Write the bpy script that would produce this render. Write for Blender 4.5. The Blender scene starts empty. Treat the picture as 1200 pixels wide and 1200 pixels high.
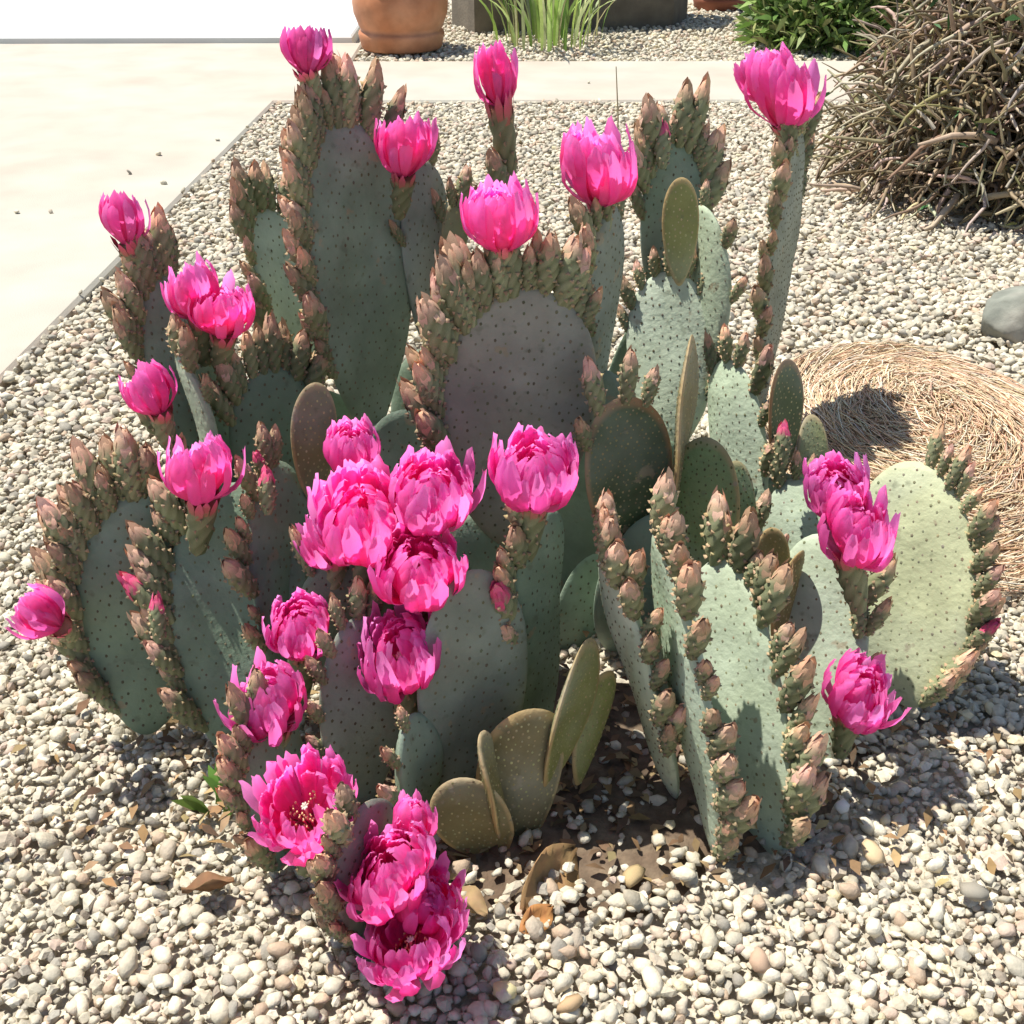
import bpy, math, random
import numpy as np
from mathutils import Vector, Matrix
random.seed(7); rng = np.random.default_rng(7)
R = math.radians
scene = bpy.context.scene
col = scene.collection

# ------------------------------------------------------------ camera, sky, sun
H = 0.953; PITCH = R(30.6); F = 1400.0
cam = bpy.data.objects.new('camera', bpy.data.cameras.new('camera'))
col.objects.link(cam); scene.camera = cam
cam.location = (0, 0, H); cam.rotation_euler = (R(90) - PITCH, 0, 0)
cam.data.sensor_width = 36; cam.data.lens = 36 * F / 1200
cam.data.clip_start = 0.05; cam.data.clip_end = 500
SUN = Vector((-0.40, 0.16, 1.0)).normalized()
world = bpy.data.worlds.new('World'); scene.world = world; world.use_nodes = True
nt = world.node_tree; nt.nodes.clear()
sky = nt.nodes.new('ShaderNodeTexSky'); sky.sky_type = 'NISHITA'; sky.sun_disc = False
sky.sun_elevation = math.asin(SUN.z); sky.sun_rotation = math.atan2(SUN.x, SUN.y)
bg = nt.nodes.new('ShaderNodeBackground'); bg.inputs[1].default_value = 0.095
wo = nt.nodes.new('ShaderNodeOutputWorld')
nt.links.new(sky.outputs[0], bg.inputs[0]); nt.links.new(bg.outputs[0], wo.inputs[0])
sl = bpy.data.lights.new('sun', 'SUN'); sl.energy = 5.0; sl.angle = R(0.5); sl.color = (1, .96, .88)
so = bpy.data.objects.new('sun', sl); col.objects.link(so)
so.rotation_euler = SUN.to_track_quat('Z', 'Y').to_euler(); so.location = (-3, 2, 6)
vs = scene.view_settings; vs.view_transform = 'Standard'; vs.look = 'None'; vs.exposure = 0.50; vs.gamma = 1

# ------------------------------------------------------------ places
CP, SP = math.cos(PITCH), math.sin(PITCH)
def at(px, py, Y):            # point of the place seen at that spot, Y metres ahead
    u, v = (px - 600) / F, (600 - py) / F
    d = Y / (CP + v * SP)
    return Vector((d * u, Y, H + d * (v * CP - SP)))
def ground(px, py, z=0.0):
    u, v = (px - 600) / F, (600 - py) / F
    d = (H - z) / (SP - v * CP)
    return Vector((d * u, d * (CP + v * SP), z))
def dist(p): return p.y * CP - (p.z - H) * SP
def viewdir(x, y, z): return (Vector((1, 0, 0)) * x + Vector((0, SP, CP)) * y + Vector((0, -CP, SP)) * z).normalized()

# ------------------------------------------------------------ materials
MATS = {}
def mat(name, base, rough=.7, var=.25, scale=20., attr=False, bump=0., bscale=80., trans=0., spec=.3, tint=None, detail=6, sss=0., island=0., scar=False):
    m = bpy.data.materials.new(name); m.use_nodes = True; t = m.node_tree; N = t.nodes; K = t.links
    p = N['Principled BSDF']; p.inputs['Roughness'].default_value = rough; p.inputs['Specular IOR Level'].default_value = spec
    tc = N.new('ShaderNodeTexCoord')
    nz = N.new('ShaderNodeTexNoise'); nz.inputs['Scale'].default_value = scale; nz.inputs['Detail'].default_value = detail
    K.new(tc.outputs['Object'], nz.inputs['Vector'])
    if attr:
        a = N.new('ShaderNodeAttribute'); a.attribute_name = 'Col'; src = a.outputs['Color']
    else:
        rgb = N.new('ShaderNodeRGB'); rgb.outputs[0].default_value = (*base, 1); src = rgb.outputs[0]
    if tint:
        mx = N.new('ShaderNodeMix'); mx.data_type = 'RGBA'
        n2 = N.new('ShaderNodeTexNoise'); n2.inputs['Scale'].default_value = scale * .35; n2.inputs['Detail'].default_value = 3
        K.new(tc.outputs['Object'], n2.inputs['Vector'])
        mr = N.new('ShaderNodeMapRange'); mr.inputs[1].default_value = .42; mr.inputs[2].default_value = .68
        K.new(n2.outputs[0], mr.inputs[0]); K.new(mr.outputs[0], mx.inputs['Factor'])
        K.new(src, mx.inputs['A']); mx.inputs['B'].default_value = (*tint, 1); src = mx.outputs['Result']
    if scar:      # corky tan scars and a patchy waxy bloom
        for sc, lo, hi, cc, k in ((34., .66, .70, (.30, .25, .16), .8), (9., .45, .75, (.42, .48, .43), .38), (60., .62, .72, (.12, .13, .08), .45)):
            n2 = N.new('ShaderNodeTexNoise'); n2.inputs['Scale'].default_value = sc; n2.inputs['Detail'].default_value = 4
            gm = N.new('ShaderNodeVectorMath'); gm.operation = 'ADD'; oi = N.new('ShaderNodeObjectInfo'); K.new(tc.outputs['Object'], gm.inputs[0]); K.new(oi.outputs['Location'], gm.inputs[1])
            K.new(gm.outputs[0], n2.inputs['Vector'])
            mr = N.new('ShaderNodeMapRange'); mr.inputs[1].default_value = lo; mr.inputs[2].default_value = hi; mr.inputs[4].default_value = k
            mx = N.new('ShaderNodeMix'); mx.data_type = 'RGBA'
            K.new(n2.outputs[0], mr.inputs[0]); K.new(mr.outputs[0], mx.inputs['Factor'])
            K.new(src, mx.inputs['A']); mx.inputs['B'].default_value = (*cc, 1); src = mx.outputs['Result']
    hs = N.new('ShaderNodeHueSaturation'); K.new(src, hs.inputs['Color'])
    mr = N.new('ShaderNodeMapRange'); mr.inputs[1].default_value = .25; mr.inputs[2].default_value = .75
    mr.inputs[3].default_value = 1 - var; mr.inputs[4].default_value = 1 + var
    K.new(nz.outputs[0], mr.inputs[0])
    val = mr.outputs[0]
    if island:
        oi = N.new('ShaderNodeObjectInfo'); m2 = N.new('ShaderNodeMapRange')
        m2.inputs[3].default_value = 1 - island; m2.inputs[4].default_value = 1 + island
        K.new(oi.outputs['Random'], m2.inputs[0]); mu = N.new('ShaderNodeMath'); mu.operation = 'MULTIPLY'
        K.new(val, mu.inputs[0]); K.new(m2.outputs[0], mu.inputs[1]); val = mu.outputs[0]
    K.new(val, hs.inputs['Value'])
    K.new(hs.outputs[0], p.inputs['Base Color'])
    if sss:
        p.inputs['Subsurface Weight'].default_value = sss; p.inputs['Subsurface Radius'].default_value = (.006, .008, .003); p.inputs['Subsurface Scale'].default_value = .5
    nrm = None
    if bump:
        b = N.new('ShaderNodeBump'); b.inputs['Strength'].default_value = bump; b.inputs['Distance'].default_value = .004
        n3 = N.new('ShaderNodeTexNoise'); n3.inputs['Scale'].default_value = bscale; n3.inputs['Detail'].default_value = 8
        K.new(tc.outputs['Object'], n3.inputs['Vector']); K.new(n3.outputs[0], b.inputs['Height'])
        K.new(b.outputs[0], p.inputs['Normal'])
    if trans:
        tr = N.new('ShaderNodeBsdfTranslucent'); K.new(hs.outputs[0], tr.inputs['Color'])
        ms = N.new('ShaderNodeMixShader'); ms.inputs[0].default_value = trans
        K.new(p.outputs[0], ms.inputs[1]); K.new(tr.outputs[0], ms.inputs[2])
        K.new(ms.outputs[0], N['Material Output'].inputs['Surface'])
    MATS[name] = m; return m
mat('pad', (.19, .275, .205), .60, .22, 22, attr=True, bump=.35, bscale=130, island=.12, scar=True)
mat('areole', (.10, .07, .04), .9, .3, 200)
mat('bud', (1, 1, 1), .75, .18, 90, attr=True, bump=.3, bscale=400, island=.22)
mat('petal', (1, 1, 1), .45, .14, 160, attr=True, trans=.70, spec=.25, island=.10)
mat('stamen', (1, 1, 1), .6, .1, 50, attr=True, trans=.2)
mat('pebble', (1, 1, 1), .8, .18, 150, attr=True, bump=.3, bscale=300)
mat('soil', (.47, .42, .33), .95, .4, 90, bump=1., bscale=160, tint=(.56, .51, .41))
mat('shaded_earth', (.13, .09, .06), .95, .4, 60, bump=1., bscale=90, tint=(.20, .15, .10))  # brown soil, darkened for the shade under the plant
mat('concrete', (.45, .425, .355), .85, .10, 5, bump=.25, bscale=250, tint=(.47, .39, .315))
mat('slab', (.66, .66, .63), .8, .04, 3, bump=.2, bscale=250)
mat('terracotta', (.46, .185, .085), .5, .22, 14, bump=.2, bscale=60, tint=(.54, .27, .15))
mat('redclay', (.26, .09, .05), .6, .15, 9, bump=.15, bscale=60)
mat('wood', (1, 1, 1), .85, .25, 40, attr=True)
mat('leaf', (1, 1, 1), .5, .2, 30, attr=True, trans=.3)
mat('dryleaf', (1, 1, 1), .75, .25, 60, attr=True, trans=.15, bump=.3)
mat('shade_brown', (.17, .145, .11), .95, .25, 12, bump=.6, bscale=90)  # dark brown that stands for the shade behind the grass
mat('rock', (.23, .24, .20), .9, .35, 18, bump=.9, bscale=45, tint=(.34, .31, .26))

# ------------------------------------------------------------ mesh helpers
class MB:
    def __init__(s): s.v = []; s.f = []; s.c = []; s.m = []
    def add(s, vs, fs, c=(1, 1, 1), mi=0):
        o = len(s.v); s.v += [tuple(x) for x in vs]
        s.f += [tuple(i + o for i in f) for f in fs]; s.m += [mi] * len(fs)
        if len(c) == 3 and not hasattr(c[0], '__len__'): s.c += [tuple(c)] * len(vs)
        else: s.c += [tuple(x) for x in c]
    def tube(s, pts, rads, n=3, c=(1, 1, 1), mi=0, cap=False):
        pts = [Vector(p) for p in pts]; vs = []; fs = []; cs = []
        for i, p in enumerate(pts):
            d = (pts[min(i + 1, len(pts) - 1)] - pts[max(i - 1, 0)])
            d = d.normalized() if d.length > 1e-9 else Vector((0, 0, 1))
            a = d.orthogonal().normalized() if i == 0 else (a - d * a.dot(d)).normalized()
            b = d.cross(a)
            for k in range(n):
                t = 2 * math.pi * k / n
                vs.append(p + (a * math.cos(t) + b * math.sin(t)) * rads[i])
                cs.append(c if not hasattr(c[0], '__len__') else c[i])
        for i in range(len(pts) - 1):
            for k in range(n):
                k2 = (k + 1) % n
                fs.append((i * n + k, i * n + k2, (i + 1) * n + k2, (i + 1) * n + k))
        if cap: fs.append(tuple(range(n))[::-1]); fs.append(tuple((len(pts) - 1) * n + k for k in range(n)))
        s.add(vs, fs, cs, mi)
    def blade(s, pts, wid, side, c, mi=0):      # ribbon
        vs = []; fs = []; cs = []
        for i, p in enumerate(pts):
            vs += [Vector(p) - side * wid[i], Vector(p) + side * wid[i]]; cs += [c if not hasattr(c[0], '__len__') else c[i]] * 2
        for i in range(len(pts) - 1): fs.append((2 * i, 2 * i + 1, 2 * i + 3, 2 * i + 2))
        s.add(vs, fs, cs, mi)
    def mesh(s, name, mats, smooth=True):
        me = bpy.data.meshes.new(name); me.from_pydata(s.v, [], s.f)
        a = me.color_attributes.new('Col', 'FLOAT_COLOR', 'POINT')
        a.data.foreach_set('color', np.hstack([np.array(s.c, dtype=np.float32), np.ones((len(s.c), 1), np.float32)]).ravel())
        for m in (mats if isinstance(mats, (list, tuple)) else [mats]): me.materials.append(MATS[m])
        me.polygons.foreach_set('material_index', s.m)
        me.polygons.foreach_set('use_smooth', [smooth] * len(s.f)); me.update()
        return me
WM = {}
def put(name, data, parent=None, M=None):
    o = bpy.data.objects.new(name, data); col.objects.link(o)
    M = M or Matrix(); WM[o.name] = M
    if parent: o.parent = parent; o.matrix_basis = WM[parent.name].inverted() @ M
    else: o.matrix_basis = M
    return o
def tag(o, label=None, cat=None, group=None, kind=None):
    if label: o['label'] = label
    if cat: o['category'] = cat
    if group: o['group'] = group
    if kind: o['kind'] = kind
    return o
def T(p): return Matrix.Translation(p)
def frame(origin, zaxis, xhint):
    z = Vector(zaxis).normalized(); x = Vector(xhint) - z * Vector(xhint).dot(z)
    x = x.normalized() if x.length > 1e-5 else z.orthogonal().normalized()
    y = z.cross(x)
    M = Matrix((x, y, z)).transposed().to_4x4(); M.translation = origin
    return M
def jit(c, a=.15):
    k = 1 + random.uniform(-a, a); return tuple(max(0, min(1, x * k * (1 + random.uniform(-a, a) * .4))) for x in c)
def mixc(a, b, t): return tuple(x + (y - x) * t for x, y in zip(a, b))

# ------------------------------------------------------------ the ground
GY0 = ground(600, 120).y; GY1 = ground(600, 75).y
ca = ground(0, 452); cb = ground(322, 122)
dline = (cb - ca).normalized()
def left_of_line(x, y, m=0.): return (dline.x * (y - ca.y) - dline.y * (x - ca.x)) > m
mb = MB(); S = 200
mb.add([(-S, -S, -.012), (S, -S, -.012), (S, S, -.012), (-S, S, -.012)], [(0, 1, 2, 3)])
gravel = tag(put('gravel_ground', mb.mesh('gravel_ground', 'soil')), kind='structure')

def prism(poly, z0, z1, bev=.008):
    m = MB(); n = len(poly); c = sum((Vector((*p, 0)) for p in poly), Vector()) / n
    ins = []
    for i, p in enumerate(poly):
        d0 = (Vector(p) - Vector(poly[i - 1])).normalized(); d1 = (Vector(poly[(i + 1) % n]) - Vector(p)).normalized()
        n0 = Vector((-d0.y, d0.x)); n1 = Vector((-d1.y, d1.x)); b = (n0 + n1); b = b / max(.3, b.dot(n0))
        ins.append(Vector(p) + b * bev)
    vs = [(*p, z0) for p in poly] + [(*p, z1 - bev) for p in poly] + [(*p, z1) for p in ins]
    fs = []
    for r in (0, 1):
        for i in range(n):
            j = (i + 1) % n; fs.append((r * n + i, r * n + j, (r + 1) * n + j, (r + 1) * n + i))
    fs.append(tuple(2 * n + i for i in range(n)))
    m.add(vs, fs); return m
near = ca - dline * 6
YL0, YL1 = ground(0, 60).y, ground(0, 55).y
xs = ground(408, 60).x
path = prism([(near.x, near.y), (cb.x, cb.y), (9, GY0 + .05), (9, GY1 + .05), (xs + .05, GY1), (xs + .05, YL0 + .15), (-14, YL0 - .05), (-14, near.y)], -.05, .012)
tag(put('concrete_path', path.mesh('concrete_path', 'concrete', False)), kind='structure')
slab = prism([(-14, YL0 - .04), (xs, YL0 + .16), (xs, 30), (-14, 30)], -.05, .040)
tag(put('driveway_slab', slab.mesh('driveway_slab', 'slab', False)), kind='structure')

# pebbles ----------------------------------------------------
def octa():
    v = [(1, 0, 0), (-1, 0, 0), (0, 1, 0), (0, -1, 0), (0, 0, 1), (0, 0, -1)]
    f = [(0, 2, 4), (2, 1, 4), (1, 3, 4), (3, 0, 4), (2, 0, 5), (1, 2, 5), (3, 1, 5), (0, 3, 5)]
    mids = {}; vv = list(v); ff = []
    def mid(a, b):
        k = (min(a, b), max(a, b))
        if k not in mids:
            m = np.array(vv[a]) + np.array(vv[b]); vv.append(tuple(m / np.linalg.norm(m))); mids[k] = len(vv) - 1
        return mids[k]
    for a, b, c in f:
        x, y, z = mid(a, b), mid(b, c), mid(c, a); ff += [(a, x, z), (x, b, y), (z, y, c), (x, y, z)]
    return np.array(vv), np.array(ff)
OV, OF = octa()
PAL = np.array([(.59, .53, .40), (.52, .475, .37), (.65, .60, .48), (.44, .395, .30), (.55, .47, .36), (.50, .38, .27), (.54, .42, .33), (.36, .33, .27), (.60, .52, .34), (.26, .22, .17)])
PW = np.array([.24, .20, .15, .12, .12, .055, .05, .06, .02, .025])
def pebble_mesh(P, S, seed, shape=.30):
    r = np.random.default_rng(seed); n = len(P)
    V = np.repeat(OV[None], n, 0) * (1 + r.uniform(-shape, shape * .7, (n, len(OV), 1)))
    V *= (S[:, None, None] * np.stack([r.uniform(.8, 1.35, n), r.uniform(.65, 1., n), r.uniform(.45, .85, n)], 1)[:, None, :])
    a = r.uniform(0, 2 * np.pi, n); t = r.normal(0, .45, n)
    ct, st = np.cos(t)[:, None], np.sin(t)[:, None]
    x, y, z = V[..., 0], V[..., 1], V[..., 2]
    x, z = x * ct - z * st, x * st + z * ct
    ca_, sa_ = np.cos(a)[:, None], np.sin(a)[:, None]
    V = np.stack([x * ca_ - y * sa_, x * sa_ + y * ca_, z], -1) + P[:, None, :]
    C = PAL[r.choice(len(PAL), n, p=PW / PW.sum())] * r.uniform(.8, 1.12, (n, 1))
    C = np.repeat(C[:, None, :], len(OV), 1)
    Fc = (OF[None] + (np.arange(n) * len(OV))[:, None, None])
    return V.reshape(-1, 3), Fc.reshape(-1, 3), np.clip(C, 0, 1).reshape(-1, 3)
def np_mesh(name, V, Fc, C, m, smooth=False):
    me = bpy.data.meshes.new(name)
    me.vertices.add(len(V)); me.vertices.foreach_set('co', V.astype(np.float32).ravel())
    me.loops.add(Fc.size); me.loops.foreach_set('vertex_index', Fc.astype(np.int32).ravel())
    me.polygons.add(len(Fc)); me.polygons.foreach_set('loop_start', np.arange(0, Fc.size, 3, dtype=np.int32))
    me.polygons.foreach_set('loop_total', np.full(len(Fc), 3, np.int32))
    me.update(calc_edges=True)
    a = me.color_attributes.new('Col', 'FLOAT_COLOR', 'POINT')
    a.data.foreach_set('color', np.hstack([C, np.ones((len(C), 1))]).astype(np.float32).ravel())
    me.materials.append(MATS[m]); me.polygons.foreach_set('use_smooth', np.repeat((np.random.default_rng(5).random(len(Fc) // 32 + 1) < .55) | (len(Fc) <= 32), 32)[:len(Fc)]); me.update(); return me
def scatter(y0, y1, sp, margin):
    ys = np.arange(y0, y1, sp); out = []
    for y in ys:
        hw = .46 * (y * .95 + .35) + margin
        x = np.arange(-hw, hw, sp); out.append(np.stack([x, np.full_like(x, y)], 1))
    P = np.concatenate(out); P += rng.uniform(-.55, .55, P.shape) * sp
    k = ~((dline.x * (P[:, 1] - ca.y) - dline.y * (P[:, 0] - ca.x)) > -.004)
    return P[k]
lumps = lambda P: .010 * np.sin(P[:, 0] * 9 + 1) * np.cos(P[:, 1] * 7) * (P[:, 1] < 3)
a1 = scatter(.42, 1.9, .0090, .24); a2 = scatter(1.9, GY0 - .005, .0160, .30)
a3 = scatter(GY1 + .04, 7.2, .028, .3); a3 = a3[a3[:, 0] > xs + .06]
sizes = [rng.lognormal(math.log(.0058), .34, len(a1)), rng.lognormal(math.log(.0102), .32, len(a2)), rng.lognormal(math.log(.0165), .3, len(a3))]
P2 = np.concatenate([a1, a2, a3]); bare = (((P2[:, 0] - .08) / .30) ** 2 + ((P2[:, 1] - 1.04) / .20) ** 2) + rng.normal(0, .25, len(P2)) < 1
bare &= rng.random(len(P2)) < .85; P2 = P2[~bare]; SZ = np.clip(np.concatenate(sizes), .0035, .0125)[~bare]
Z = rng.uniform(-.004, .006, len(P2)) + lumps(P2)
P3 = np.column_stack([P2, Z])
# the biggest stones in front are separate pieces
score = SZ / (P2[:, 1] + .3); score[P2[:, 1] < .60] = 0; score[np.abs(P2[:, 0]) > .42 * (P2[:, 1] + .25)] = 0
big = np.argsort(-score)[:290]; mask = np.ones(len(P2), bool); mask[big] = False
V, Fc, C = pebble_mesh(P3[mask], SZ[mask], 3)
tag(put('loose_gravel', np_mesh('loose_gravel', V, Fc, C, 'pebble', True), gravel), kind='stuff')
pv = []
for k in range(24):
    V, Fc, C = pebble_mesh(np.zeros((1, 3)), np.ones(1) * .01, 100 + k, .19); pv.append(np_mesh('pebble', V, Fc, C, 'pebble', True))
for i in big:
    o = put('pebble', pv[random.randrange(24)], gravel, T(P3[i] + np.array([0, 0, .004])) @ Matrix.Rotation(random.uniform(0, 6.28), 4, 'Z') @ Matrix.Scale(SZ[i] / .01, 4))

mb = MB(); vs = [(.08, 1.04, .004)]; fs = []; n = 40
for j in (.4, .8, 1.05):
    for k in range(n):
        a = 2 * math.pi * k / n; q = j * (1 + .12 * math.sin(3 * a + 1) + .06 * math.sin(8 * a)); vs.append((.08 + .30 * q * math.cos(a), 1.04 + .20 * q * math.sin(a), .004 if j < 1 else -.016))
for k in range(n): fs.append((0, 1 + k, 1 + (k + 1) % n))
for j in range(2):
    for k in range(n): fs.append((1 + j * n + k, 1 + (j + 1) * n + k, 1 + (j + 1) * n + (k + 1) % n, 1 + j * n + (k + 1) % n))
mb.add(vs, fs); tag(put('shaded_soil_patch', mb.mesh('shaded_soil_patch', 'shaded_earth')), kind='structure')  # soil under the cactus, with the plant's shade put into its dark tone

# ------------------------------------------------------------ backyard things
def lathe(prof, n=48, c=(1, 1, 1)):
    m = MB(); vs = []; fs = []
    for r, z in prof:
        for k in range(n): t = 2 * math.pi * k / n; vs.append((r * math.cos(t), r * math.sin(t), z))
    for i in range(len(prof) - 1):
        for k in range(n): k2 = (k + 1) % n; fs.append((i * n + k, i * n + k2, (i + 1) * n + k2, (i + 1) * n + k))
    m.add(vs, fs, c); return m
def pot(loc, sc, m, label, rim=True):
    e = put('flower_pot', None, None, T(loc)); tag(e, label, 'pot')
    b = [(0, .0), (.172, .0), (.178, .008), (.186, .05), (.190, .070), (.186, .082), (.176, .088), (.186, .11), (.205, .17), (.209, .22), (.203, .27), (.190, .300), (.168, .308), (.158, .300), (.168, .25), (.165, .23)]
    put('pot_body', lathe([(r * sc, z * sc * .86) for r, z in b]).mesh('pot_body', m), e, T(loc))
    r = [(.186, .299), (.200, .304), (.206, .318), (.204, .340), (.196, .350), (.176, .350), (.168, .338), (.166, .300)]
    put('pot_rim', lathe([(a * sc, z * sc * .86) for a, z in r]).mesh('pot_rim', m), e, T(loc))
    put('potting_soil', lathe([(0, .25 * sc), (.08 * sc, .253 * sc), (.168 * sc, .246 * sc)]).mesh('potting_soil', 'soil'), e, T(loc))
    return e
p0 = ground(468, 66); pot(Vector((p0.x, p0.y + .16, .012)), 1.02, 'terracotta', 'round terracotta pot with a stepped foot standing beside the concrete path')
p1 = ground(848, 14); pot(Vector((p1.x, p1.y + .15, 0)), .78, 'redclay', 'dark red clay pot standing behind the path near the green shrub')
# dark block added to stand for the shade and foliage behind the grass
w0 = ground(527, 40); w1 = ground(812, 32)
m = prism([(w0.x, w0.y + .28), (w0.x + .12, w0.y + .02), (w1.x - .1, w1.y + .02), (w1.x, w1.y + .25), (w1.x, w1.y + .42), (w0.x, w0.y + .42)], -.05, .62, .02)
e = put('shade_block', m.mesh('shade_block', 'shade_brown', False)); tag(e, 'low dark brown block standing for shade and foliage behind the strappy green grass', 'shade block')

def grass_clump(loc, n, hgt, spread, cols, label, name='grass_clump', cat='grass', wid=.006, fan=.5):
    e = put(name, None, None, T(loc)); tag(e, label, cat)
    for i in range(n):
        a = random.uniform(0, 6.28); r0 = random.uniform(0, spread) * .5; L = hgt * random.uniform(.5, 1.1); lean = random.uniform(.1, fan)
        d = Vector((math.cos(a), math.sin(a), 0)); b = loc + d * r0; pts = []
        for k in range(8):
            s = k / 7; pts.append(b + d * (lean * L * s * s) + Vector((0, 0, L * (s - .35 * lean * s * s * s))))
        mb = MB(); sd = d.cross(Vector((0, 0, 1))).normalized(); sd = (sd + Vector((random.uniform(-.6, .6), random.uniform(-.6, .6), 0))).normalized()
        c = jit(random.choice(cols), .2)
        w = [wid * x for x in (.7, 1, 1, .95, .85, .7, .45, .05)]
        mb.blade([p - loc for p in pts], w, sd, c)
        put('leaf_blade', mb.mesh('leaf_blade', 'leaf'), e, T(loc))
    return e
gl = ground(645, 50)
grass_clump(gl, 85, .55, .55, [(.34, .48, .12), (.44, .56, .20), (.18, .30, .07), (.52, .58, .30), (.50, .46, .24)], 'clump of arching bright green strappy grass beside the round terracotta pot', fan=.9, wid=.008)

def shrub(name, center, rad, hgt, ntw, nbranch, cols, label, cat, tw=.0035, leafcols=None, nleaf=0, leafl=.05, coredens=1.):
    e = put(name, None, None, T(center)); tag(e, label, cat)
    I = T(center)
    mb = MB(); mb.tube([(0, 0, -.03), (.01, 0, hgt * .2), (.0, .01, hgt * .45)], [.05, .035, .02], 8, (.10, .07, .05))
    put('trunk', mb.mesh('trunk', 'wood'), e, I)
    def twig(r0, r1, th, c, droop, mbb):
        a = random.uniform(0, 6.28); el = math.asin(random.uniform(.0, 1.0))
        d = Vector((math.cos(a) * math.cos(el) * rad, math.sin(a) * math.cos(el) * rad, math.sin(el) * hgt))
        p = d * r0 + Vector((0, 0, .02)); tdir = Vector((random.gauss(0, 1), random.gauss(0, 1), random.gauss(0, 1))).normalized()
        v = (d.normalized() * .55 + tdir * .85); pts = [p.copy()]; n = 5
        step = (r1 - r0) * rad / n
        for k in range(n):
            v = (v + Vector((0, 0, -droop)) + Vector((random.gauss(0, .18), random.gauss(0, .18), random.gauss(0, .18)))).normalized()
            p = p + v * step; p.z = max(p.z, .012); pts.append(p.copy())
        mbb.tube(pts, [th * x for x in (1, .95, .85, .75, .6, .35)], 4, c)
    for i in range(nbranch):
        mb = MB(); twig(random.uniform(.6, .9), random.uniform(1.0, 1.2), tw * random.uniform(1.2, 2.0), jit(cols[0], .2), .12, mb)
        put('branch', mb.mesh('branch', 'wood'), e, I)
    mb = MB()
    for i in range(ntw):
        r0 = random.uniform(.35, .72) if random.random() < .62 else random.uniform(.7, .92)
        c = jit(random.choice(cols), .3); twig(r0, r0 + random.uniform(.12, .34), tw * random.uniform(.5, 1.2), c, random.uniform(0, .3), mb)
    tag(put('twigs', mb.mesh('twigs', 'wood'), e, I), kind='stuff')
    if nleaf:
        mb = MB()
        for i in range(nleaf):
            a = random.uniform(0, 6.28); el = math.asin(random.uniform(.0, 1)); rr = random.uniform(.55, 1.05)
            p = Vector((math.cos(a) * math.cos(el) * rad * rr, math.sin(a) * math.cos(el) * rad * rr, math.sin(el) * hgt * rr + .02))
            d = (p.normalized() + Vector((random.gauss(0, .7), random.gauss(0, .7), random.gauss(.2, .7)))).normalized()
            L = leafl * random.uniform(.6, 1.3); sd = d.orthogonal().normalized(); q = d.cross(sd); sd = (sd * random.uniform(-1, 1) + q * random.uniform(-1, 1)).normalized()
            mb.blade([p, p + d * L * .5, p + d * L + Vector((0, 0, -.15 * L))], [L * .04, L * .13, .0005], sd, jit(random.choice(leafcols), .25))
        tag(put('leaves', mb.mesh('leaves', 'leaf'), e, I), kind='stuff')
    return e
sc_ = ground(1172, 218)
shrub('dry_shrub', Vector((sc_.x + .04, sc_.y, 0)), .56, .72, 6200, 170, [(.42, .34, .24), (.30, .23, .15), (.46, .39, .29), (.16, .12, .07), (.20, .15, .09), (.24, .19, .10)], 'big dead shrub of tangled dry grey brown twigs on the gravel', 'shrub', .0062, [(.06, .16, .05), (.20, .20, .08)], 260, .05)
sg = ground(975, 62)
shrub('green_shrub', Vector((sg.x + .05, sg.y + .25, 0)), .38, .50, 700, 20, [(.16, .14, .07), (.25, .2, .1)], 'leafy green shrub growing behind the dead twiggy shrub', 'shrub', .0035, [(.16, .26, .06), (.26, .36, .11), (.09, .15, .04), (.32, .34, .14)], 5600, .085)

# dry grass mound
dm = ground(1088, 532); e = put('dry_grass_mound', None, None, T(dm)); tag(e, 'flattened mound of straw coloured dead grass behind the right cactus pad', 'dry grass')
mb = MB(); RX, RY, RZ = .225, .35, .065
for i in range(9000):
    a = random.uniform(0, 6.28); r = math.sqrt(random.random()) * random.choice((1, 1, 1, 1, 1.15))
    def surf(a, r): return Vector((RX * r * math.cos(a), RY * r * math.sin(a), RZ * max(0, 1 - r * r) + .006))
    L = random.gauss(.12, .16); pts = []; tw = random.gauss(-.75, .35); lift = random.uniform(0, .022)
    for k in range(4):
        s = k / 3; pts.append(surf(a + tw * s, min(1.25, abs(r + L * s))) + Vector((0, 0, lift * (1 + random.uniform(-.4, .4)))))
    mb.tube(pts, [.0009, .0012, .0011, .0004], 3, jit(random.choice([(.66, .50, .32), (.72, .60, .42), (.56, .38, .24), (.64, .42, .28), (.74, .66, .50)]), .15))
tag(put('straw', mb.mesh('straw', 'wood'), e, T(dm)), kind='stuff')
mb = MB(); vs = [(0, 0, RZ - .004)]; fs = []
for j in range(1, 9):
    for k in range(24):
        a = 2 * math.pi * k / 24; r = j / 8; vs.append((RX * r * math.cos(a), RY * r * math.sin(a), RZ * (1 - r * r) - .004))
for k in range(24): fs.append((0, 1 + k, 1 + (k + 1) % 24))
for j in range(7):
    for k in range(24): fs.append((1 + j * 24 + k, 1 + (j + 1) * 24 + k, 1 + (j + 1) * 24 + (k + 1) % 24, 1 + j * 24 + (k + 1) % 24))
mb.add(vs, fs, (.30, .22, .13)); put('crown', mb.mesh('crown', 'wood'), e, T(dm))

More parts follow.
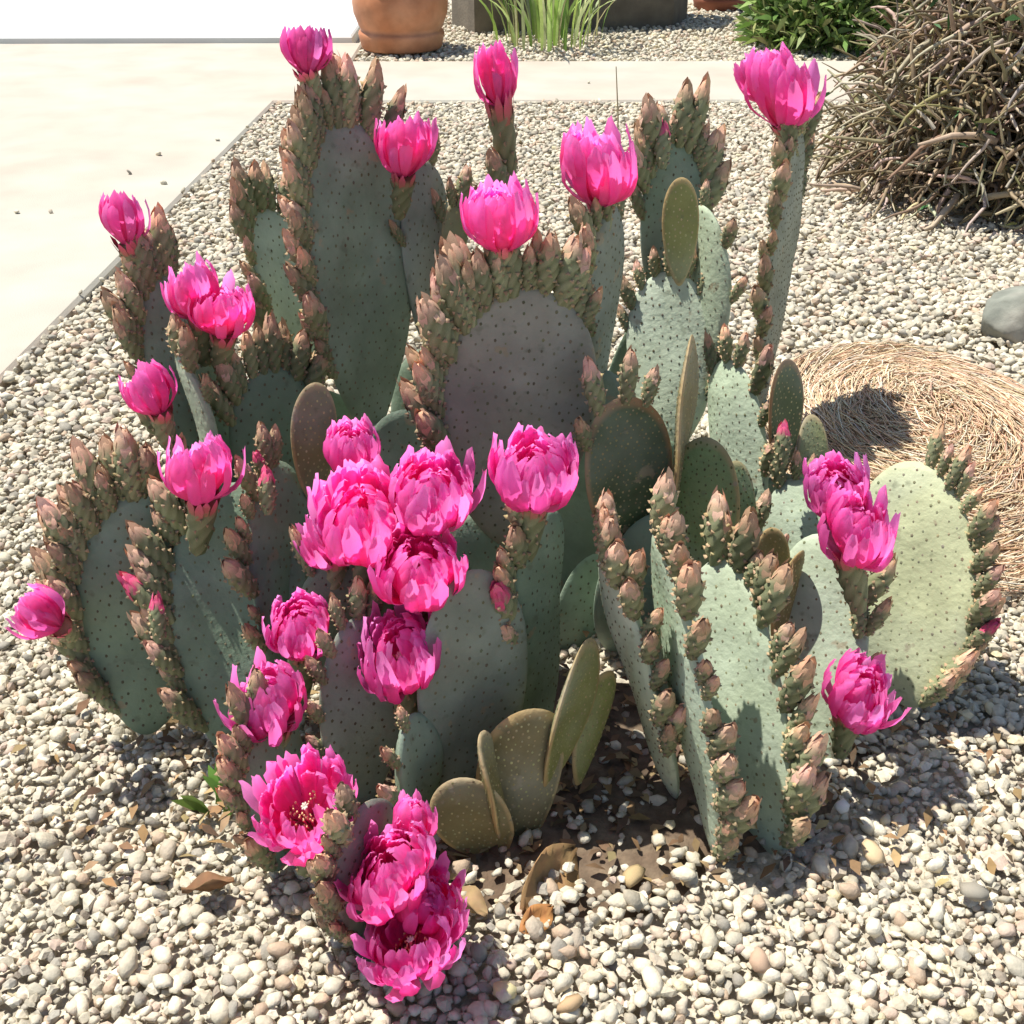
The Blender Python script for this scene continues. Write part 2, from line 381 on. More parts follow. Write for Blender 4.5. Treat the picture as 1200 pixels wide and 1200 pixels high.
def rock(loc, size, label, m='rock', seed=1, sub=4):
    import bmesh
    bm = bmesh.new(); bmesh.ops.create_icosphere(bm, subdivisions=sub, radius=1); r = random.Random(seed)
    from mathutils import noise
    planes = [(Vector((r.gauss(0, 1), r.gauss(0, 1), r.gauss(0, 1))).normalized(), r.uniform(.62, .88)) for _ in range(16)]
    for v in bm.verts:
        for n, d in planes:
            k = v.co.dot(n) - d
            if k > 0: v.co -= n * k * .92
        v.co *= 1 + noise.noise(v.co * 4 + Vector((seed, 5, 0))) * .07 + noise.noise(v.co * 11) * .025
        v.co.x *= size[0]; v.co.y *= size[1]; v.co.z *= size[2]
    me = bpy.data.meshes.new('rock'); bm.to_mesh(me); bm.free(); me.materials.append(MATS[m]); me.polygons.foreach_set('use_smooth', [True] * len(me.polygons))
    o = put('rock', me, None, T(loc)); tag(o, label, 'rock'); return o
g = ground(1195, 392); rock(Vector((g.x, g.y, .035)), (.10, .10, .075), 'grey green rough rock lying on gravel beyond the dry straw mound', seed=3)

# ------------------------------------------------------------ the cactus
croot = put('beavertail_cactus', None, None, T((0, 1.15, 0)))
tag(croot, 'blue green prickly pear cactus clump covered with buds and magenta flowers', 'cactus')
def outline(th, W, L, egg=.22):
    x = W / 2 * math.sin(th) * (1 + egg * math.cos(th)) / (1 + egg * .15)
    y = L / 2 * (1 + math.cos(th))
    b = max(0, (-math.cos(th) - .55) / .45); x *= 1 - .18 * b
    return x, y
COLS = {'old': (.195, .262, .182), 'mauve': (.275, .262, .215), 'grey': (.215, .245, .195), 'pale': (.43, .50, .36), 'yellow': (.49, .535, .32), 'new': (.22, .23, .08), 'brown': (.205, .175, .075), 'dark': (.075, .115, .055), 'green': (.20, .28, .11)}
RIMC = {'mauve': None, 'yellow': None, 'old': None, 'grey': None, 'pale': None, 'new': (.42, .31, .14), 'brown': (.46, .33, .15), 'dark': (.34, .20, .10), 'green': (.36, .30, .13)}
NA, NR = 44, 9
dome_v = [(0, 0, 1.)] + [(math.cos(k * 1.2566), math.sin(k * 1.2566), 0) for k in range(5)]
dome_f = [(0, 1 + k, 1 + (k + 1) % 5) for k in range(5)]
PADS = {}
class Pad: pass
def make_pad(key, b, t, W, phi, kind='old', th=.020, bend=None, egg=.22, areoles=True):
    p = Pad(); B = b if isinstance(b, Vector) else at(*b); Tt = t if isinstance(t, Vector) else at(*t)
    ax = (Tt - B); L = ax.length; y = ax.normalized(); ph = R(phi)
    Nh = Vector((math.sin(ph), -math.cos(ph), 0)); z = (Nh - y * Nh.dot(y)).normalized(); x = y.cross(z)
    M = Matrix((x, y, z)).transposed().to_4x4(); M.translation = B
    p.M, p.L, p.W, p.egg, p.kind = M, L, W, egg, kind
    new = RIMC[kind] is not None
    if new: th = min(th, .011)
    bend = random.uniform(-.25, .25) if bend is None else bend
    ox, oy = random.uniform(0, 9), random.uniform(0, 9)
    def zoff(X, Y): return bend * X * X / max(W, .05) * 2 + .0025 * math.sin(X * 40 + ox) * math.cos(Y * 33 + oy) - (.25 * bend) * (Y - L * .5) ** 2 / L
    p.zoff = zoff
    cy = .52 * L; mb = MB(); vs = []; fs = []; cs = []
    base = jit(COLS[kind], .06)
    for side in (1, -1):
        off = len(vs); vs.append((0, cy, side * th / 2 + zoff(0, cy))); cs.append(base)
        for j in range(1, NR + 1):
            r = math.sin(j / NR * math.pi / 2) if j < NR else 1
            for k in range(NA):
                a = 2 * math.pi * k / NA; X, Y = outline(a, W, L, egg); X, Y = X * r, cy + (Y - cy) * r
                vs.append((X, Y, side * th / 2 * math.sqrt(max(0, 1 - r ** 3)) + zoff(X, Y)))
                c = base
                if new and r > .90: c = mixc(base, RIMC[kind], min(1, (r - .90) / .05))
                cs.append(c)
        for k in range(NA):
            k2 = (k + 1) % NA; f = (off, off + 1 + k, off + 1 + k2); fs.append(f if side < 0 else f[::-1])
        for j in range(NR - 1):
            for k in range(NA):
                k2 = (k + 1) % NA; q = off + 1 + j * NA; f = (q + k, q + NA + k, q + NA + k2, q + k2); fs.append(f if side < 0 else f[::-1])
    mb.add(vs, fs, cs)
    me = mb.mesh('pad', 'pad')
    p.o = put('pad', me, croot, M)
    # areoles on both faces
    if areoles:
        tab = sorted((math.atan2(X, Y - cy), math.hypot(X, Y - cy)) for X, Y in (outline(a, W, L, egg) for a in np.linspace(-math.pi, math.pi, 181)))
        ta, tr = [q[0] for q in tab], [q[1] for q in tab]
        sp = .0085 if new else .0140; mb = MB(); rot = random.uniform(.3, 1.2); n = int(L / sp) + 4
        for i in range(-n, n):
            for j in range(-n, n):
                gx, gy = (i + .5 * (j % 2)) * sp, j * sp * .86
                X = gx * math.cos(rot) - gy * math.sin(rot) + random.uniform(-.24, .24) * sp; Y = cy + gx * math.sin(rot) + gy * math.cos(rot) + random.uniform(-.24, .24) * sp
                rr = math.hypot(X, Y - cy) / np.interp(math.atan2(X, Y - cy), ta, tr)
                if rr > .96 or random.random() < .05: continue
                zz = th / 2 * math.sqrt(max(0, 1 - rr ** 3)); ar = (.0015 if new else .0018) * random.uniform(.75, 1.2)
                c = jit((.34, .31, .16) if kind != 'green' else (.12, .13, .05), .25) if new else jit((.20, .19, .12) if kind in ('pale', 'yellow') else (.135, .130, .080), .3)
                for side in (1, -1):
                    mb.add([(X + v[0] * ar, Y + v[1] * ar * 1.25, side * (zz - .0002 + v[2] * ar * .7) + zoff(X, Y)) for v in dome_v], [f if side > 0 else f[::-1] for f in dome_f], c)
        if mb.v: tag(put('areoles', mb.mesh('areoles', 'bud'), p.o, M), kind='stuff')
    PADS[key] = p; return p
def rim(p, deg):
    th = R(deg); x, y = outline(th, p.W, p.L, p.egg); e = .02
    x1, y1 = outline(th + e, p.W, p.L, p.egg); x0, y0 = outline(th - e, p.W, p.L, p.egg)
    n = Vector((-(y1 - y0), x1 - x0, 0)).normalized()
    if n.x * x + n.y * (y - p.L * .5) < 0: n = -n
    return p.M @ Vector((x, y, p.zoff(x, y))), (p.M.to_3x3() @ n).normalized()

# buds --------------------------------------------------------
GRN, GRN2, SAL, TANC = (.28, .295, .17), (.185, .205, .105), (.60, .355, .24), (.40, .29, .17)
def bud_body(mb, prof, tip, seed, nturn=5, green=GRN, green2=GRN2):
    r = random.Random(seed); n = 14; vs = []; cs = []; fs = []; m = len(prof)
    for i, (rad, z) in enumerate(prof):
        for k in range(n):
            a = 2 * math.pi * k / n + .25 * i
            bump = math.cos(nturn * (a - .25 * i) + i * math.pi * .5) * math.cos(i * math.pi)
            rr = rad * (1 + (.13 * bump if z < .72 else .03 * bump))
            vs.append((rr * math.cos(a), rr * math.sin(a), z))
            c = mixc(green2, green, .5 + .5 * bump); t = max(0, min(1, (z - .70) / .14)); c = mixc(c, tip, t)
            cs.append(c)
    for i in range(m - 1):
        for k in range(n): k2 = (k + 1) % n; fs.append((i * n + k, i * n + k2, (i + 1) * n + k2, (i + 1) * n + k))
    fs.append(tuple((m - 1) * n + k for k in range(n)))
    mb.add(vs, fs, cs)
    # woolly tufts on the tubercles
    for i in range(1, m):
        rad, z = prof[i]
        if z > .74: break
        for k in range(4):
            a = 2 * math.pi * (k + .5 * (i % 2)) / 4 + r.uniform(-.2, .2) + .3 * i
            p = Vector((rad * 1.08 * math.cos(a), rad * 1.08 * math.sin(a), z)); d = Vector((math.cos(a), math.sin(a), .6)).normalized()
            u = d.orthogonal().normalized(); w = d.cross(u); s = .045
            mb.add([p + u * s, p - u * s * .5 + w * s * .8, p - u * s * .5 - w * s * .8, p + d * s * 1.3], [(0, 1, 3), (1, 2, 3), (2, 0, 3)], jit(TANC, .25))
def bud_mesh(seed, tip, fat=1., open_=0., tipc2=None):
    mb = MB(); r = random.Random(seed)
    prof = [(.12, -.06), (.19, .06), (.235, .16), (.265, .27), (.285, .38), (.295, .48), (.29, .58), (.265, .68), (.235, .77), (.19, .86), (.125, .93), (.03, .965)]
    prof = [(a * fat * .58, z) for a, z in prof]
    bud_body(mb, prof, tip, seed)
    for k in range(9):      # overlapping pointed scales that close the tip
        a = k * 2.4; z0 = .60 + .022 * k; rad = .164 * fat * (1 - .07 * k)
        d = Vector((math.cos(a), math.sin(a), 0)); sd = Vector((-math.sin(a), math.cos(a), 0)); pts = []; w = []
        for s, ww in ((0, .04), (.35, .072), (.7, .06), (1, .006)):
            z = z0 + s * (.24 + .008 * k); rr = rad * (1.02 - (.78 - open_) * s * s) + .010
            pts.append(d * rr + Vector((0, 0, z))); w.append(ww * fat)
        c0 = mixc(GRN, tip, .5); c1 = jit(tip, .18)
        mb.blade(pts, w, sd, [c0, c1, c1, mixc(c1, (.55, .33, .2), .5)])
    return mb.mesh('bud', 'bud')
BUDS = [bud_mesh(i, jit(SAL, .18), random.uniform(.9, 1.1), random.uniform(0, .1)) for i in range(10)]
PINKB = [bud_mesh(50 + i, (.72, .10, .22), 1.05, .25) for i in range(3)]
nbud = 0
def bud(p, pos, d, size, pink=False):
    global nbud; nbud += 1
    M = frame(pos, d, Vector((random.gauss(0, 1), random.gauss(0, 1), random.gauss(0, 1)))) @ Matrix.Diagonal((size * random.uniform(.9, 1.1), size * random.uniform(.9, 1.1), size * random.uniform(.9, 1.15), 1))
    o = put('bud', random.choice(PINKB if pink else BUDS), p.o, M)
    if pink: o['label'] = 'opening pink bud'
    return o
def buds(key, degs, size=.050, up=.55, splay=.28, pink=()):
    p = PADS[key]; size *= 1.16
    for i, dg in enumerate(degs):
        pos, n = rim(p, dg + random.uniform(-3, 3)); zn = p.M.to_3x3() @ Vector((0, 0, 1))
        d = (n * .75 + Vector((0, 0, up * 1.3 + .9)) + zn * (splay * (1 if i % 2 else -1) * random.uniform(.2, 1.2)) + Vector((random.gauss(0, .1),) * 1 + (random.gauss(0, .1), 0))).normalized()
        bud(p, pos - n * .003 + zn * random.uniform(-.004, .004), d, size * random.choice((.72, .85, .95, 1., 1.08, 1.18)) * random.uniform(.92, 1.08), i in pink)
def rng_(a, b, n): return list(np.linspace(a, b, n))

# flowers -----------------------------------------------------
PK = [(.98, .14, .58), (.98, .18, .64), (.98, .12, .51), (.98, .27, .73)]
def petal_mesh(seed):
    r = random.Random(seed); mb = MB(); nu, nv = 7, 5; vs = []; cs = []; fs = []
    wmax = r.uniform(.10, .14); curl = r.uniform(-.16, .02); c0 = PK[seed % 4]; wav = r.uniform(0, 6)
    for i in range(nu + 1):
        s = i / nu
        w = wmax * (.30 + .70 * math.sin(min(1, s / .72) * math.pi / 2)) * (1 if s < .72 else math.sqrt(max(0, 1 - ((s - .72) / .28) ** 2)) * .62 + .38)
        for j in range(nv):
            t = (j / (nv - 1) - .5) * 2
            z = s * 1.0 + (.0 if (i == nu and j == 2) else 0) - (.05 * abs(t) if i >= nu else 0) + (r.uniform(-.03, .03) if i == nu else 0)
            x = .23 * math.sin(s * math.pi * .90) + curl * s ** 4 + .35 * w * (1 - t * t) * math.sin(s * 2.6) + .012 * math.sin(wav + 5 * t + 7 * s)
            vs.append((x, w * t, z))
            c = mixc((.98, .19, .50), c0, min(1, s * 1.6)); c = mixc(c, (.98, .48, .82), max(0, s - .6) * 1.1)
            cs.append(jit(c, .05))
    for i in range(nu):
        for j in range(nv - 1): q = i * nv + j; fs.append((q, q + 1, q + nv + 1, q + nv))
    mb.add(vs, fs, cs); return mb, mb.mesh('petal', 'petal')
PETB = [petal_mesh(i) for i in range(12)]
def ovary_mesh(seed):
    mb = MB(); bud_body(mb, [(.17, -.08), (.22, .06), (.26, .18), (.28, .32), (.295, .46), (.31, .58), (.33, .70), (.34, .80), (.30, .86), (.15, .84)], (.42, .20, .12), seed)
    for k in range(10):
        a = k * 2.4; d = Vector((math.cos(a), math.sin(a), 0)); sd = Vector((-math.sin(a), math.cos(a), 0))
        mb.blade([d * .31 + Vector((0, 0, .66 + .01 * k)), d * .37 + Vector((0, 0, .86 + .01 * k)), d * .42 + Vector((0, 0, 1.06))], [.07, .10, .01], sd, [(.40, .19, .12), (.62, .13, .17), (.80, .10, .28)])
    return mb.mesh('flower', 'bud')
OVA = [ovary_mesh(i) for i in range(4)]
def stamen_mesh(seed):
    mb = MB(); r = random.Random(seed)
    for i in range(46):
        a = r.uniform(0, 6.28); q = r.uniform(.05, .20); h = r.uniform(.30, .46)
        d = Vector((math.cos(a), math.sin(a), 0)); p1 = d * q * 1.25 + Vector((0, 0, h))
        mb.tube([d * q * .5, d * q + Vector((0, 0, h * .6)), p1], [.007, .006, .005], 3, (.80, .12, .30))
        mb.tube([p1, p1 + Vector((0, 0, .035))], [.016, .012], 4, (.86, .68, .36), cap=True)
    mb.tube([(0, 0, 0), (0, 0, .5)], [.02, .02], 6, (.85, .5, .45))
    for k in range(7):
        a = k * .9; mb.tube([(0, 0, .49), (math.cos(a) * .05, math.sin(a) * .05, .54)], [.022, .014], 4, (.88, .84, .68), cap=True)
    return mb.mesh('stamens', 'stamen')
STA = [stamen_mesh(i) for i in range(3)]
def flower(px, py, Y, size, face, attach, opening=1., label=None, nout=10, ostep=None):
    c = at(px, py, Y); sz = 1.12 * size * dist(c) / F
    zd = viewdir(*face); ap = at(*attach) if len(attach) == 3 else at(attach[0], attach[1], Y + .012)
    base = c - zd * sz * .36
    ad = (base - ap); Lo = ad.length
    M0 = frame(ap, ad, Vector((random.gauss(0, 1), random.gauss(0, 1), 0)))
    ow = min(.040, max(.030, Lo * .6)) * 1.2
    Mo = M0 @ Matrix.Diagonal((ow, ow, max(Lo, .02) / .84, 1))
    fo = put('flower', random.choice(OVA), croot, Mo); nf = len(WM)
    if label: fo['label'] = label
    Mf = frame(base, zd, Vector((random.gauss(0, 1), random.gauss(0, 1), random.gauss(0, 1))))
    pl = sz * .76
    for i in range(nout):
        a = 2 * math.pi * i / nout + random.uniform(-.12, .12); til = R(random.uniform(28, 46) + (10 if opening >= .95 else 2)) * opening
        s = pl * random.uniform(.88, 1.08)
        Mp = Mf @ Matrix.Rotation(a, 4, 'Z') @ T((sz * .085, 0, 0)) @ Matrix.Rotation(til, 4, 'Y') @ Matrix.Rotation(random.uniform(-.2, .2), 4, 'Z') @ Matrix.Diagonal((s, s * random.uniform(.85, 1.1), s, 1))
        put('petal', random.choice(PETB)[1], fo, Mp)
    mb = MB()
    rings = ((20, 28, 1.0), (19, 20, .98), (16, 12, .94), (11, 4, .88)) if opening < .95 else ((20, 38, 1.0), (18, 30, .97), (15, 23, .90))
    for ring, (n, t0, k) in enumerate(rings):
        for i in range(n):
            a = 2 * math.pi * (i + .5 * ring) / n + random.uniform(-.2, .2); til = R(random.uniform(t0 - 6, t0 + 7)) * opening ** 1.3
            s = pl * k * random.uniform(.85, 1.05)
            Mp = Matrix.Rotation(a, 4, 'Z') @ T((sz * (.065 - .015 * ring), 0, 0)) @ Matrix.Rotation(til, 4, 'Y') @ Matrix.Rotation(random.uniform(-.25, .25), 4, 'Z') @ Matrix.Scale(s, 4)
            src = random.choice(PETB)[0]
            mb.add([Mp @ Vector(v) for v in src.v], src.f, src.c)
    tag(put('inner_petals', mb.mesh('inner_petals', 'petal'), fo, Mf), kind='stuff')
    put('stamens', random.choice(STA), fo, Mf @ Matrix.Scale(sz * .72, 4))
    return fo

# ---- pads: base (px, py, Y), tip (px, py, Y), width, yaw
MP = make_pad
MP('A', (440, 510, 1.42), (398, 142, 1.41), .165, 48, 'old', .024)
MP('B', (512, 420, 1.50), (492, 188, 1.50), .120, 62, 'grey')
MP('C', (598, 640, 1.22), (614, 338, 1.23), .190, 18, 'mauve', .024, bend=.05)
MP('D', (702, 450, 1.38), (716, 240, 1.40), .115, 66, 'grey')
MP('B2', (575, 400, 1.52), (596, 196, 1.53), .060, 66, 'grey', .016)
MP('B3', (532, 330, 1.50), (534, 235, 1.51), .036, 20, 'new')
MP('E4', (775, 360, 1.58), (792, 165, 1.60), .095, 20, 'old')
MP('E', (790, 530, 1.46), (782, 318, 1.54), .122, -12, 'pale')
MP('E3', (836, 430, 1.50), (822, 240, 1.55), .085, -62, 'pale')
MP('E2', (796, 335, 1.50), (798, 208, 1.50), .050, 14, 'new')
MP('F', (890, 480, 1.82), (936, 150, 1.87), .205, 66, 'grey', .022, bend=0)
MP('F2', (880, 640, 1.36), (850, 420, 1.46), .10, -50, 'pale')
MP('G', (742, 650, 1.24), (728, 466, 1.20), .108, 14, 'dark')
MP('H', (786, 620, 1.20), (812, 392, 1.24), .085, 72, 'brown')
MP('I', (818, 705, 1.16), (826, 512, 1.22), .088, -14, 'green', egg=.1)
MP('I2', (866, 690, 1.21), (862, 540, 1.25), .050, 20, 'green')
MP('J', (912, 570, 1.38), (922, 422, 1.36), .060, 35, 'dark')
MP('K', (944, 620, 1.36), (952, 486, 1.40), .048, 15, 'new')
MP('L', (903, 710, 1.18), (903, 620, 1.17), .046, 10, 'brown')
MP('M', (908, 765, 1.13), (938, 645, 1.14), .055, 50, 'brown')
MP('N', (1068, 830, 1.12), (1066, 540, 1.27), .155, -26, 'yellow', .022, egg=.05)
MP('O', (955, 910, 1.04), (962, 625, 1.18), .115, -22, 'pale')
MP('P1', (845, 1010, .905), (772, 622, 1.02), .110, -78, 'pale', .026)
MP('P2', (908, 1015, .905), (838, 655, 1.09), .120, -34, 'pale', .022)
MP('Q', (792, 935, .985), (706, 640, 1.03), .110, -77, 'pale', .024)
MP('S1', (545, 950, .97), (555, 670, 1.0), .130, 28, 'grey')
MP('S2', (630, 890, 1.05), (640, 600, 1.08), .125, 62, 'old')
MP('T', (172, 860, 1.08), (182, 575, 1.16), .165, 20, 'old', .024)
MP('U', (278, 895, 1.05), (280, 565, 1.17), .155, 8, 'old', .024)
MP('V1', (290, 620, 1.28), (188, 318, 1.36), .130, 55, 'old')
MP('V2', (370, 470, 1.45), (308, 245, 1.50), .110, 55, 'pale')
MP('V3', (262, 580, 1.24), (212, 410, 1.27), .075, -72, 'pale')
MP('V4', (330, 620, 1.30), (315, 430, 1.32), .120, 40, 'old')
MP('W', (368, 590, 1.19), (368, 448, 1.20), .056, 35, 'brown')
MP('X1', (422, 960, .97), (420, 725, 1.0), .100, 32, 'grey')
MP('X2', (430, 1105, .805), (424, 945, .800), .100, 56, 'grey')
MP('X3', (330, 1020, .885), (312, 835, .93), .100, 62, 'old')
MP('X4', (350, 840, 1.08), (322, 540, 1.17), .130, 62, 'old')
MP('X5', (430, 840, 1.06), (420, 640, 1.08), .140, 22, 'old')
MP('X6', (492, 980, .92), (480, 840, .93), .075, 62, 'old')
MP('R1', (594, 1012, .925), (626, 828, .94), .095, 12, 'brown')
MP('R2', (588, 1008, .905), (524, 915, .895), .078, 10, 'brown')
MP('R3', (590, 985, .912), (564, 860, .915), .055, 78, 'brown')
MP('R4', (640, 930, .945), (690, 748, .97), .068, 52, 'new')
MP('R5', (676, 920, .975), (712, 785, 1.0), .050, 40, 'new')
MP('Z1', (680, 880, 1.30), (695, 650, 1.30), .130, 36, 'old')
MP('Z2', (560, 850, 1.18), (565, 600, 1.22), .170, 20, 'old')
MP('Z3', (480, 800, 1.22), (470, 480, 1.28), .150, 30, 'old')
MP('Z4', (850, 820, 1.20), (850, 600, 1.28), .130, -10, 'old')
MP('Z5', (965, 800, 1.20), (930, 560, 1.34), .110, -18, 'pale')
0 and MP('Z6', (740, 870, 1.22), (735, 720, 1.24), .120, 30, 'old')
# older lower pads that carry the upper ones
for key in ('A', 'B', 'C', 'D', 'E', 'F', 'V1', 'V2', 'V4', 'G', 'X4', 'X5', 'E4', 'I', 'J', 'H', 'T', 'U'):
    b = PADS[key].M.translation
    if b.z > .05:
        make_pad('low_' + key, Vector((b.x + random.uniform(-.02, .02) - .1 * b.x, b.y + random.uniform(0, .05), -.02)), b + (PADS[key].M.to_3x3() @ Vector((0, .02, 0))), min(.15, max(.09, b.z * .6)), random.uniform(-20, 40), 'old', .024, areoles=False)

# ---- buds on the rims
buds('A', rng_(-118, -4, 17) + rng_(-100, -30, 7) + rng_(2, 44, 7), .056, .5)
buds('B', [-70, -30, 0, 25], .045)
buds('B2', [-110, -80, -40], .050, .8)
buds('B3', [-60, -20, 20, 60], .045, .9)
buds('C', rng_(-104, 42, 22) + rng_(-92, -12, 9), .060, .5, .35)
buds('D', rng_(-110, -20, 7) + [10, 40], .050)
buds('E4', rng_(-80, 80, 12), .056, .8)
buds('E', rng_(-70, 75, 9) + [95, 110], .038, .5)
buds('E3', [0, 60, 100], .036)
buds('F', rng_(-122, -6, 13) + rng_(6, 60, 6), .056, .4)
buds('F2', [-30, 0, 25, 50, 75, 100], .050, .8)
buds('G', [-25, 5, 30, -55], .050, 1.)
buds('N', rng_(18, 150, 15) + [158, 166], .048, .45, .3, pink=(11,))
buds('O', [20, 45, 60, 80, 100], .046, .7)
buds('P1', rng_(10, 160, 17), .054, .5, .3)
buds('P2', rng_(-4, 150, 16), .056, .8)
buds('Q', rng_(2, 118, 12), .054, .6)
buds('S2', rng_(-135, -30, 11), .052, .6, .12, pink=(6,))
buds('T', rng_(-140, 10, 24) + rng_(-100, -10, 12), .056, .4, .4)
buds('U', rng_(-135, -15, 16), .050, .3, .2, pink=(6,))
buds('V1', rng_(-100, 15, 11) + [-60, -40, -20], .054, .6)
buds('V2', rng_(-100, 30, 10), .052, .7)
buds('V3', [10, 40, 70], .046)
buds('V4', rng_(-60, 70, 11), .056, .8, .5)
buds('X1', [-100, -80, -60, -40, -20, 0, 20], .048, .5)
buds('X2', rng_(-150, -20, 11), .046, .5)
buds('X3', rng_(-150, -10, 10), .048, .5)
buds('X4', rng_(-110, 0, 10), .046, .4, .15, pink=(7,))
buds('X5', [-40, -20, 0, 15], .050, .8)
buds('X6', [-100, -60, -20], .044, .5)
buds('Z5', [20, 50, 80, 0, -20], .048, .7, pink=(1,))
buds('Z4', [-30, 0, 30, 60], .048, .8)

# ---- flowers
FL = [
 (360, 60, 1.40, 62, (.05, .97, .25), (372, 118, 1.40), .62, 'flower on the topmost bud of the tallest pad'),
 (472, 176, 1.40, 74, (0, .90, .45), (468, 250, 1.42), .68, None),
 (585, 100, 1.50, 56, (0, .97, .25), (596, 205, 1.52), .62, 'small flower on a long thin ovary'),
 (588, 258, 1.22, 92, (0, .80, .60), (592, 345, 1.23), .74, None),
 (705, 202, 1.38, 98, (.05, .78, .6), (712, 285, 1.39), .76, None),
 (898, 92, 1.86, 70, (-.45, .8, .4), (922, 165, 1.87), .75, None),
 (926, 114, 1.83, 88, (.15, .75, .6), (930, 180, 1.85), .76, None),
 (150, 262, 1.33, 60, (.05, .97, .2), (172, 330, 1.34), .60, None),
 (226, 346, 1.28, 72, (-.25, .85, .45), (240, 420, 1.30), .70, None),
 (262, 366, 1.26, 76, (.15, .75, .6), (258, 430, 1.29), .75, None),
 (176, 460, 1.16, 66, (-.35, .85, .35), (196, 520, 1.17), .68, None),
 (231, 555, 1.08, 88, (-.05, .88, .45), (232, 640, 1.10), .78, None),
 (46, 722, 1.03, 66, (-.70, .45, .45), (86, 745, 1.06), .55, 'half closed flower leaning outward'),
 (414, 530, 1.12, 76, (.05, .75, .62), (420, 610, 1.13), .66, None),
 (508, 582, 1.05, 104, (.15, .62, .75), (500, 660, 1.08), .82, None),
 (420, 616, 1.04, 112, (-.1, .55, .8), (425, 690, 1.06), .85, None),
 (376, 642, 1.06, 66, (-.55, .55, .6), (395, 700, 1.07), .70, None),
 (490, 672, 1.00, 106, (0, .6, .8), (492, 740, 1.04), .85, None),
 (471, 776, .97, 96, (-.05, .58, .8), (480, 860, .99), .90, None),
 (348, 742, 1.00, 82, (-.1, .60, .78), (352, 810, 1.02), .75, None),
 (309, 832, .92, 92, (-.2, .65, .7), (318, 905, .94), .82, None),
 (350, 948, .80, 98, (-.2, .58, .8), (358, 1015, .82), .98, 'wide open flower showing its pale centre'),
 (484, 962, .80, 66, (.1, .95, .25), (486, 1020, .81), .42, 'wilting half closed flower'),
 (446, 1030, .765, 106, (-.3, .66, .7), (440, 1090, .80), .92, None),
 (502, 1056, .765, 92, (.3, .66, .7), (480, 1110, .80), .85, None),
 (470, 1110, .725, 106, (-.25, .62, .74), (462, 1150, .77), .96, 'lowest wide open flower with yellow stamens'),
 (625, 560, 1.03, 102, (0, .68, .72), (616, 650, 1.05), .85, None),
 (986, 580, 1.10, 78, (-.1, .65, .75), (1000, 660, 1.12), .75, None),
 (1008, 634, 1.06, 88, (.15, .5, .85), (1005, 710, 1.08), .85, None),
 (1011, 822, 1.00, 84, (.35, .5, .75), (985, 880, 1.02), .85, None)]
for f in FL: flower(*f)
# single pink buds on thin ovaries
def lone_bud(key, px, py, Y, size, dirv): bud(PADS[key], at(px, py, Y), viewdir(*dirv), size, True)
lone_bud('E4', 776, 195, 1.56, .058, (0, 1, .2)); lone_bud('Z5', 916, 545, 1.30, .056, (0, 1, .2))
lone_bud('N', 1006, 745, 1.10, .050, (0, 1, .2)); lone_bud('U', 186, 750, 1.0, .050, (0, 1, .2)); lone_bud('X4', 314, 600, 1.08, .05, (0, 1, .2))

# ------------------------------------------------------------ small things on the gravel
def dead_leaf(px, py, L, rz, c, label, tilt=.3, curl=.5):
    g = ground(px, py); mb = MB(); vs = []; fs = []; n, m = 8, 5
    for i in range(n + 1):
        s = i / n; w = L * .30 * math.sin(math.pi * min(1, s * .96 + .02)) ** .8
        for j in range(m):
            t = (j / (m - 1) - .5) * 2
            vs.append(((s - .5) * L, w * t, L * curl * (.35 * t * t * w / (L * .3) + .5 * (s - .4) ** 2) + .003 * math.sin(9 * s + 4 * t)))
    for i in range(n):
        for j in range(m - 1): q = i * m + j; fs.append((q, q + 1, q + m + 1, q + m))
    mb.add(vs, fs, [jit(c, .12) for _ in vs])
    o = put('dead_leaf', mb.mesh('dead_leaf', 'dryleaf'), None, T(g + Vector((0, 0, .012))) @ Matrix.Rotation(rz, 4, 'Z') @ Matrix.Rotation(tilt, 4, 'X'))
    sol = o.modifiers.new('thick', 'SOLIDIFY'); sol.thickness = .0008
    tag(o, label, 'leaf')
dead_leaf(640, 1040, .100, 1.0, (.36, .22, .10), 'big curled tan dead leaf below the olive new pads', .9, .35)
dead_leaf(628, 1088, .045, .8, (.42, .20, .07), 'small orange brown dead leaf in front of the big tan leaf', .5, .35)
dead_leaf(246, 1052, .052, .2, (.22, .12, .06), 'dark brown cupped dead leaf on the bare gravel', -.5, .6)
dead_leaf(548, 1070, .05, 2.4, (.34, .23, .12), 'narrow brown dead leaf beside the lowest flowers', .4, .6)
# leaf litter under the plant
mb = MB()
for i in range(1300):
    x = random.gauss(.02, .24); y = random.gauss(1.02, .13)
    if y < .86: continue
    a = random.uniform(0, 6.28); L = random.uniform(.008, .028); d = Vector((math.cos(a), math.sin(a), random.gauss(0, .3))).normalized(); sd = d.cross(Vector((random.gauss(0, .4), random.gauss(0, .4), 1))).normalized()
    p = Vector((x, y, random.uniform(.005, .012)))
    mb.blade([p, p + d * L * .5 + Vector((0, 0, .003)), p + d * L], [.001, L * .22, .0005], sd, jit(random.choice([(.20, .12, .06), (.30, .19, .09), (.12, .08, .05), (.38, .27, .14)]), .2))
o = put('leaf_litter', mb.mesh('leaf_litter', 'dryleaf')); tag(o, 'dry brown leaf litter on the gravel under the cactus', 'litter', kind='stuff')
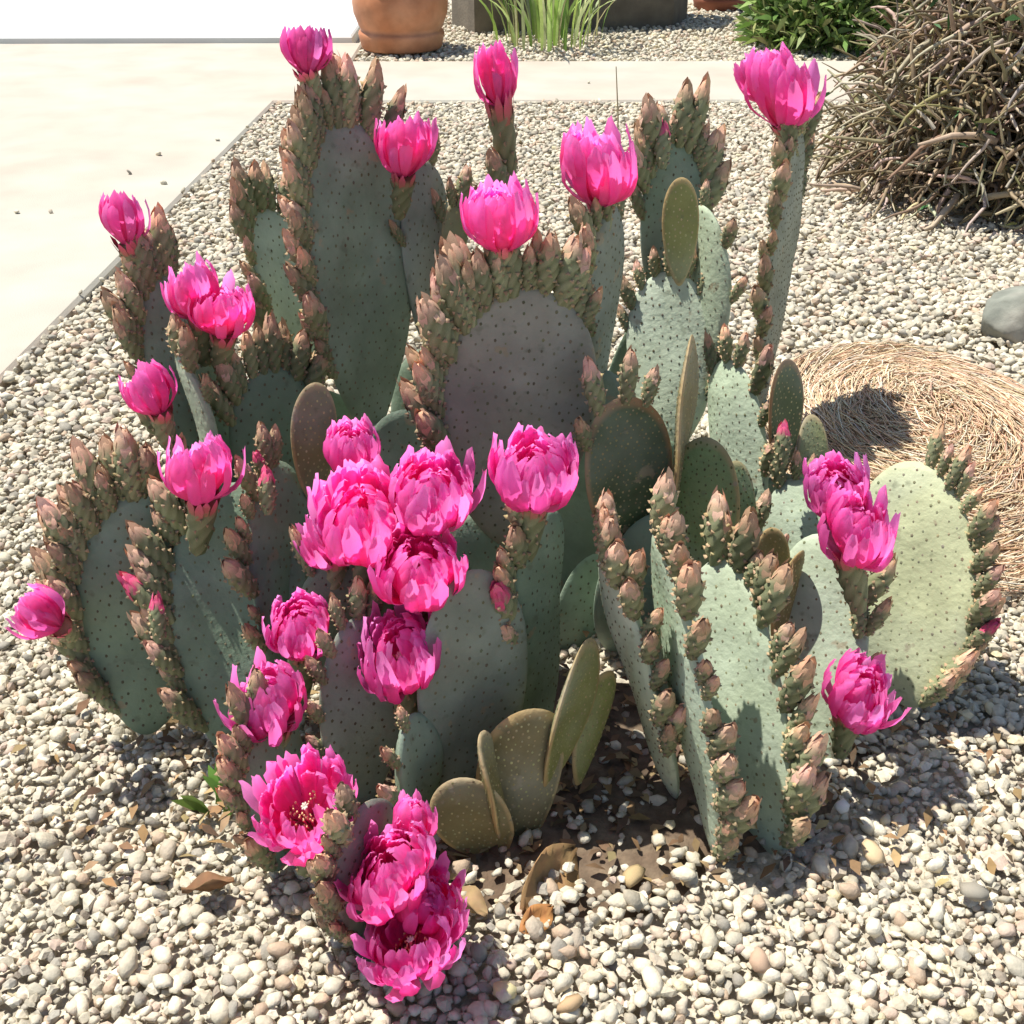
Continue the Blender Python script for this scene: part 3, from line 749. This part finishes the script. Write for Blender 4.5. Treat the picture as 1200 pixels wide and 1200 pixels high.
# weed
g = ground(258, 950); e = put('weed', None, None, T(g)); tag(e, 'small bright green weed at the foot of the cactus', 'weed')
for i in range(11):
    a = random.uniform(0, 6.28); mb = MB(); d = Vector((math.cos(a) * .6, math.sin(a) * .6, random.uniform(.6, 1.6))).normalized(); L = random.uniform(.04, .075)
    b = Vector((random.uniform(-.012, .012), random.uniform(-.012, .012), 0)); sd = d.cross(Vector((0, -1, .3))).normalized()
    mb.blade([b, b + d * L * .4, b + d * L * .75 + Vector((0, 0, -.002)), b + d * L + Vector((0, 0, -.008))], [.0015, L * .10, L * .085, .0005], sd, jit((.16, .27, .06), .3))
    put('leaf', mb.mesh('leaf', 'leaf'), e, T(g))
# coloured stones picked out of the gravel
for px, py, s, c in [(742, 1036, .013, (.48, .36, .19)), (888, 1135, .014, (.52, .36, .25)), (592, 1170, .013, (.66, .58, .32)), (1140, 1056, .013, (.33, .30, .24)), (668, 1188, .011, (.50, .35, .20)), (985, 955, .013, (.72, .71, .68)), (1022, 1010, .012, (.66, .50, .30))]:
    V, Fc, C = pebble_mesh(np.zeros((1, 3)), np.ones(1), px, .3); C[:] = c
    put('pebble', np_mesh('pebble', V, Fc, C, 'pebble'), gravel, T(ground(px, py) + Vector((0, 0, .012))) @ Matrix.Scale(s, 4))
for px, py in [(152, 204), (186, 182), (255, 165), (192, 216), (60, 250), (290, 150), (20, 250), (250, 190), (560, 110), (690, 98), (120, 330), (95, 345), (215, 225)]:
    put('pebble', pv[px % 24], gravel, T(ground(px, py, .012) + Vector((0, 0, .005))) @ Matrix.Scale(random.uniform(.5, 1.0), 4))
# thin dry stem standing in the gravel
g = ground(722, 200); mb = MB(); top = at(722, 78, g.y + .1)
mb.tube([(0, 0, -.01), (top - g) * .5 + Vector((.006, 0, 0)), top - g], [.003, .0025, .0015], 5, (.25, .20, .12))
o = put('dry_weed', mb.mesh('dry_stem', 'wood'), None, T(g)); tag(o, 'single thin dry stem standing in the gravel behind the cactus', 'weed')
print('buds', nbud, 'objects', len(bpy.data.objects))
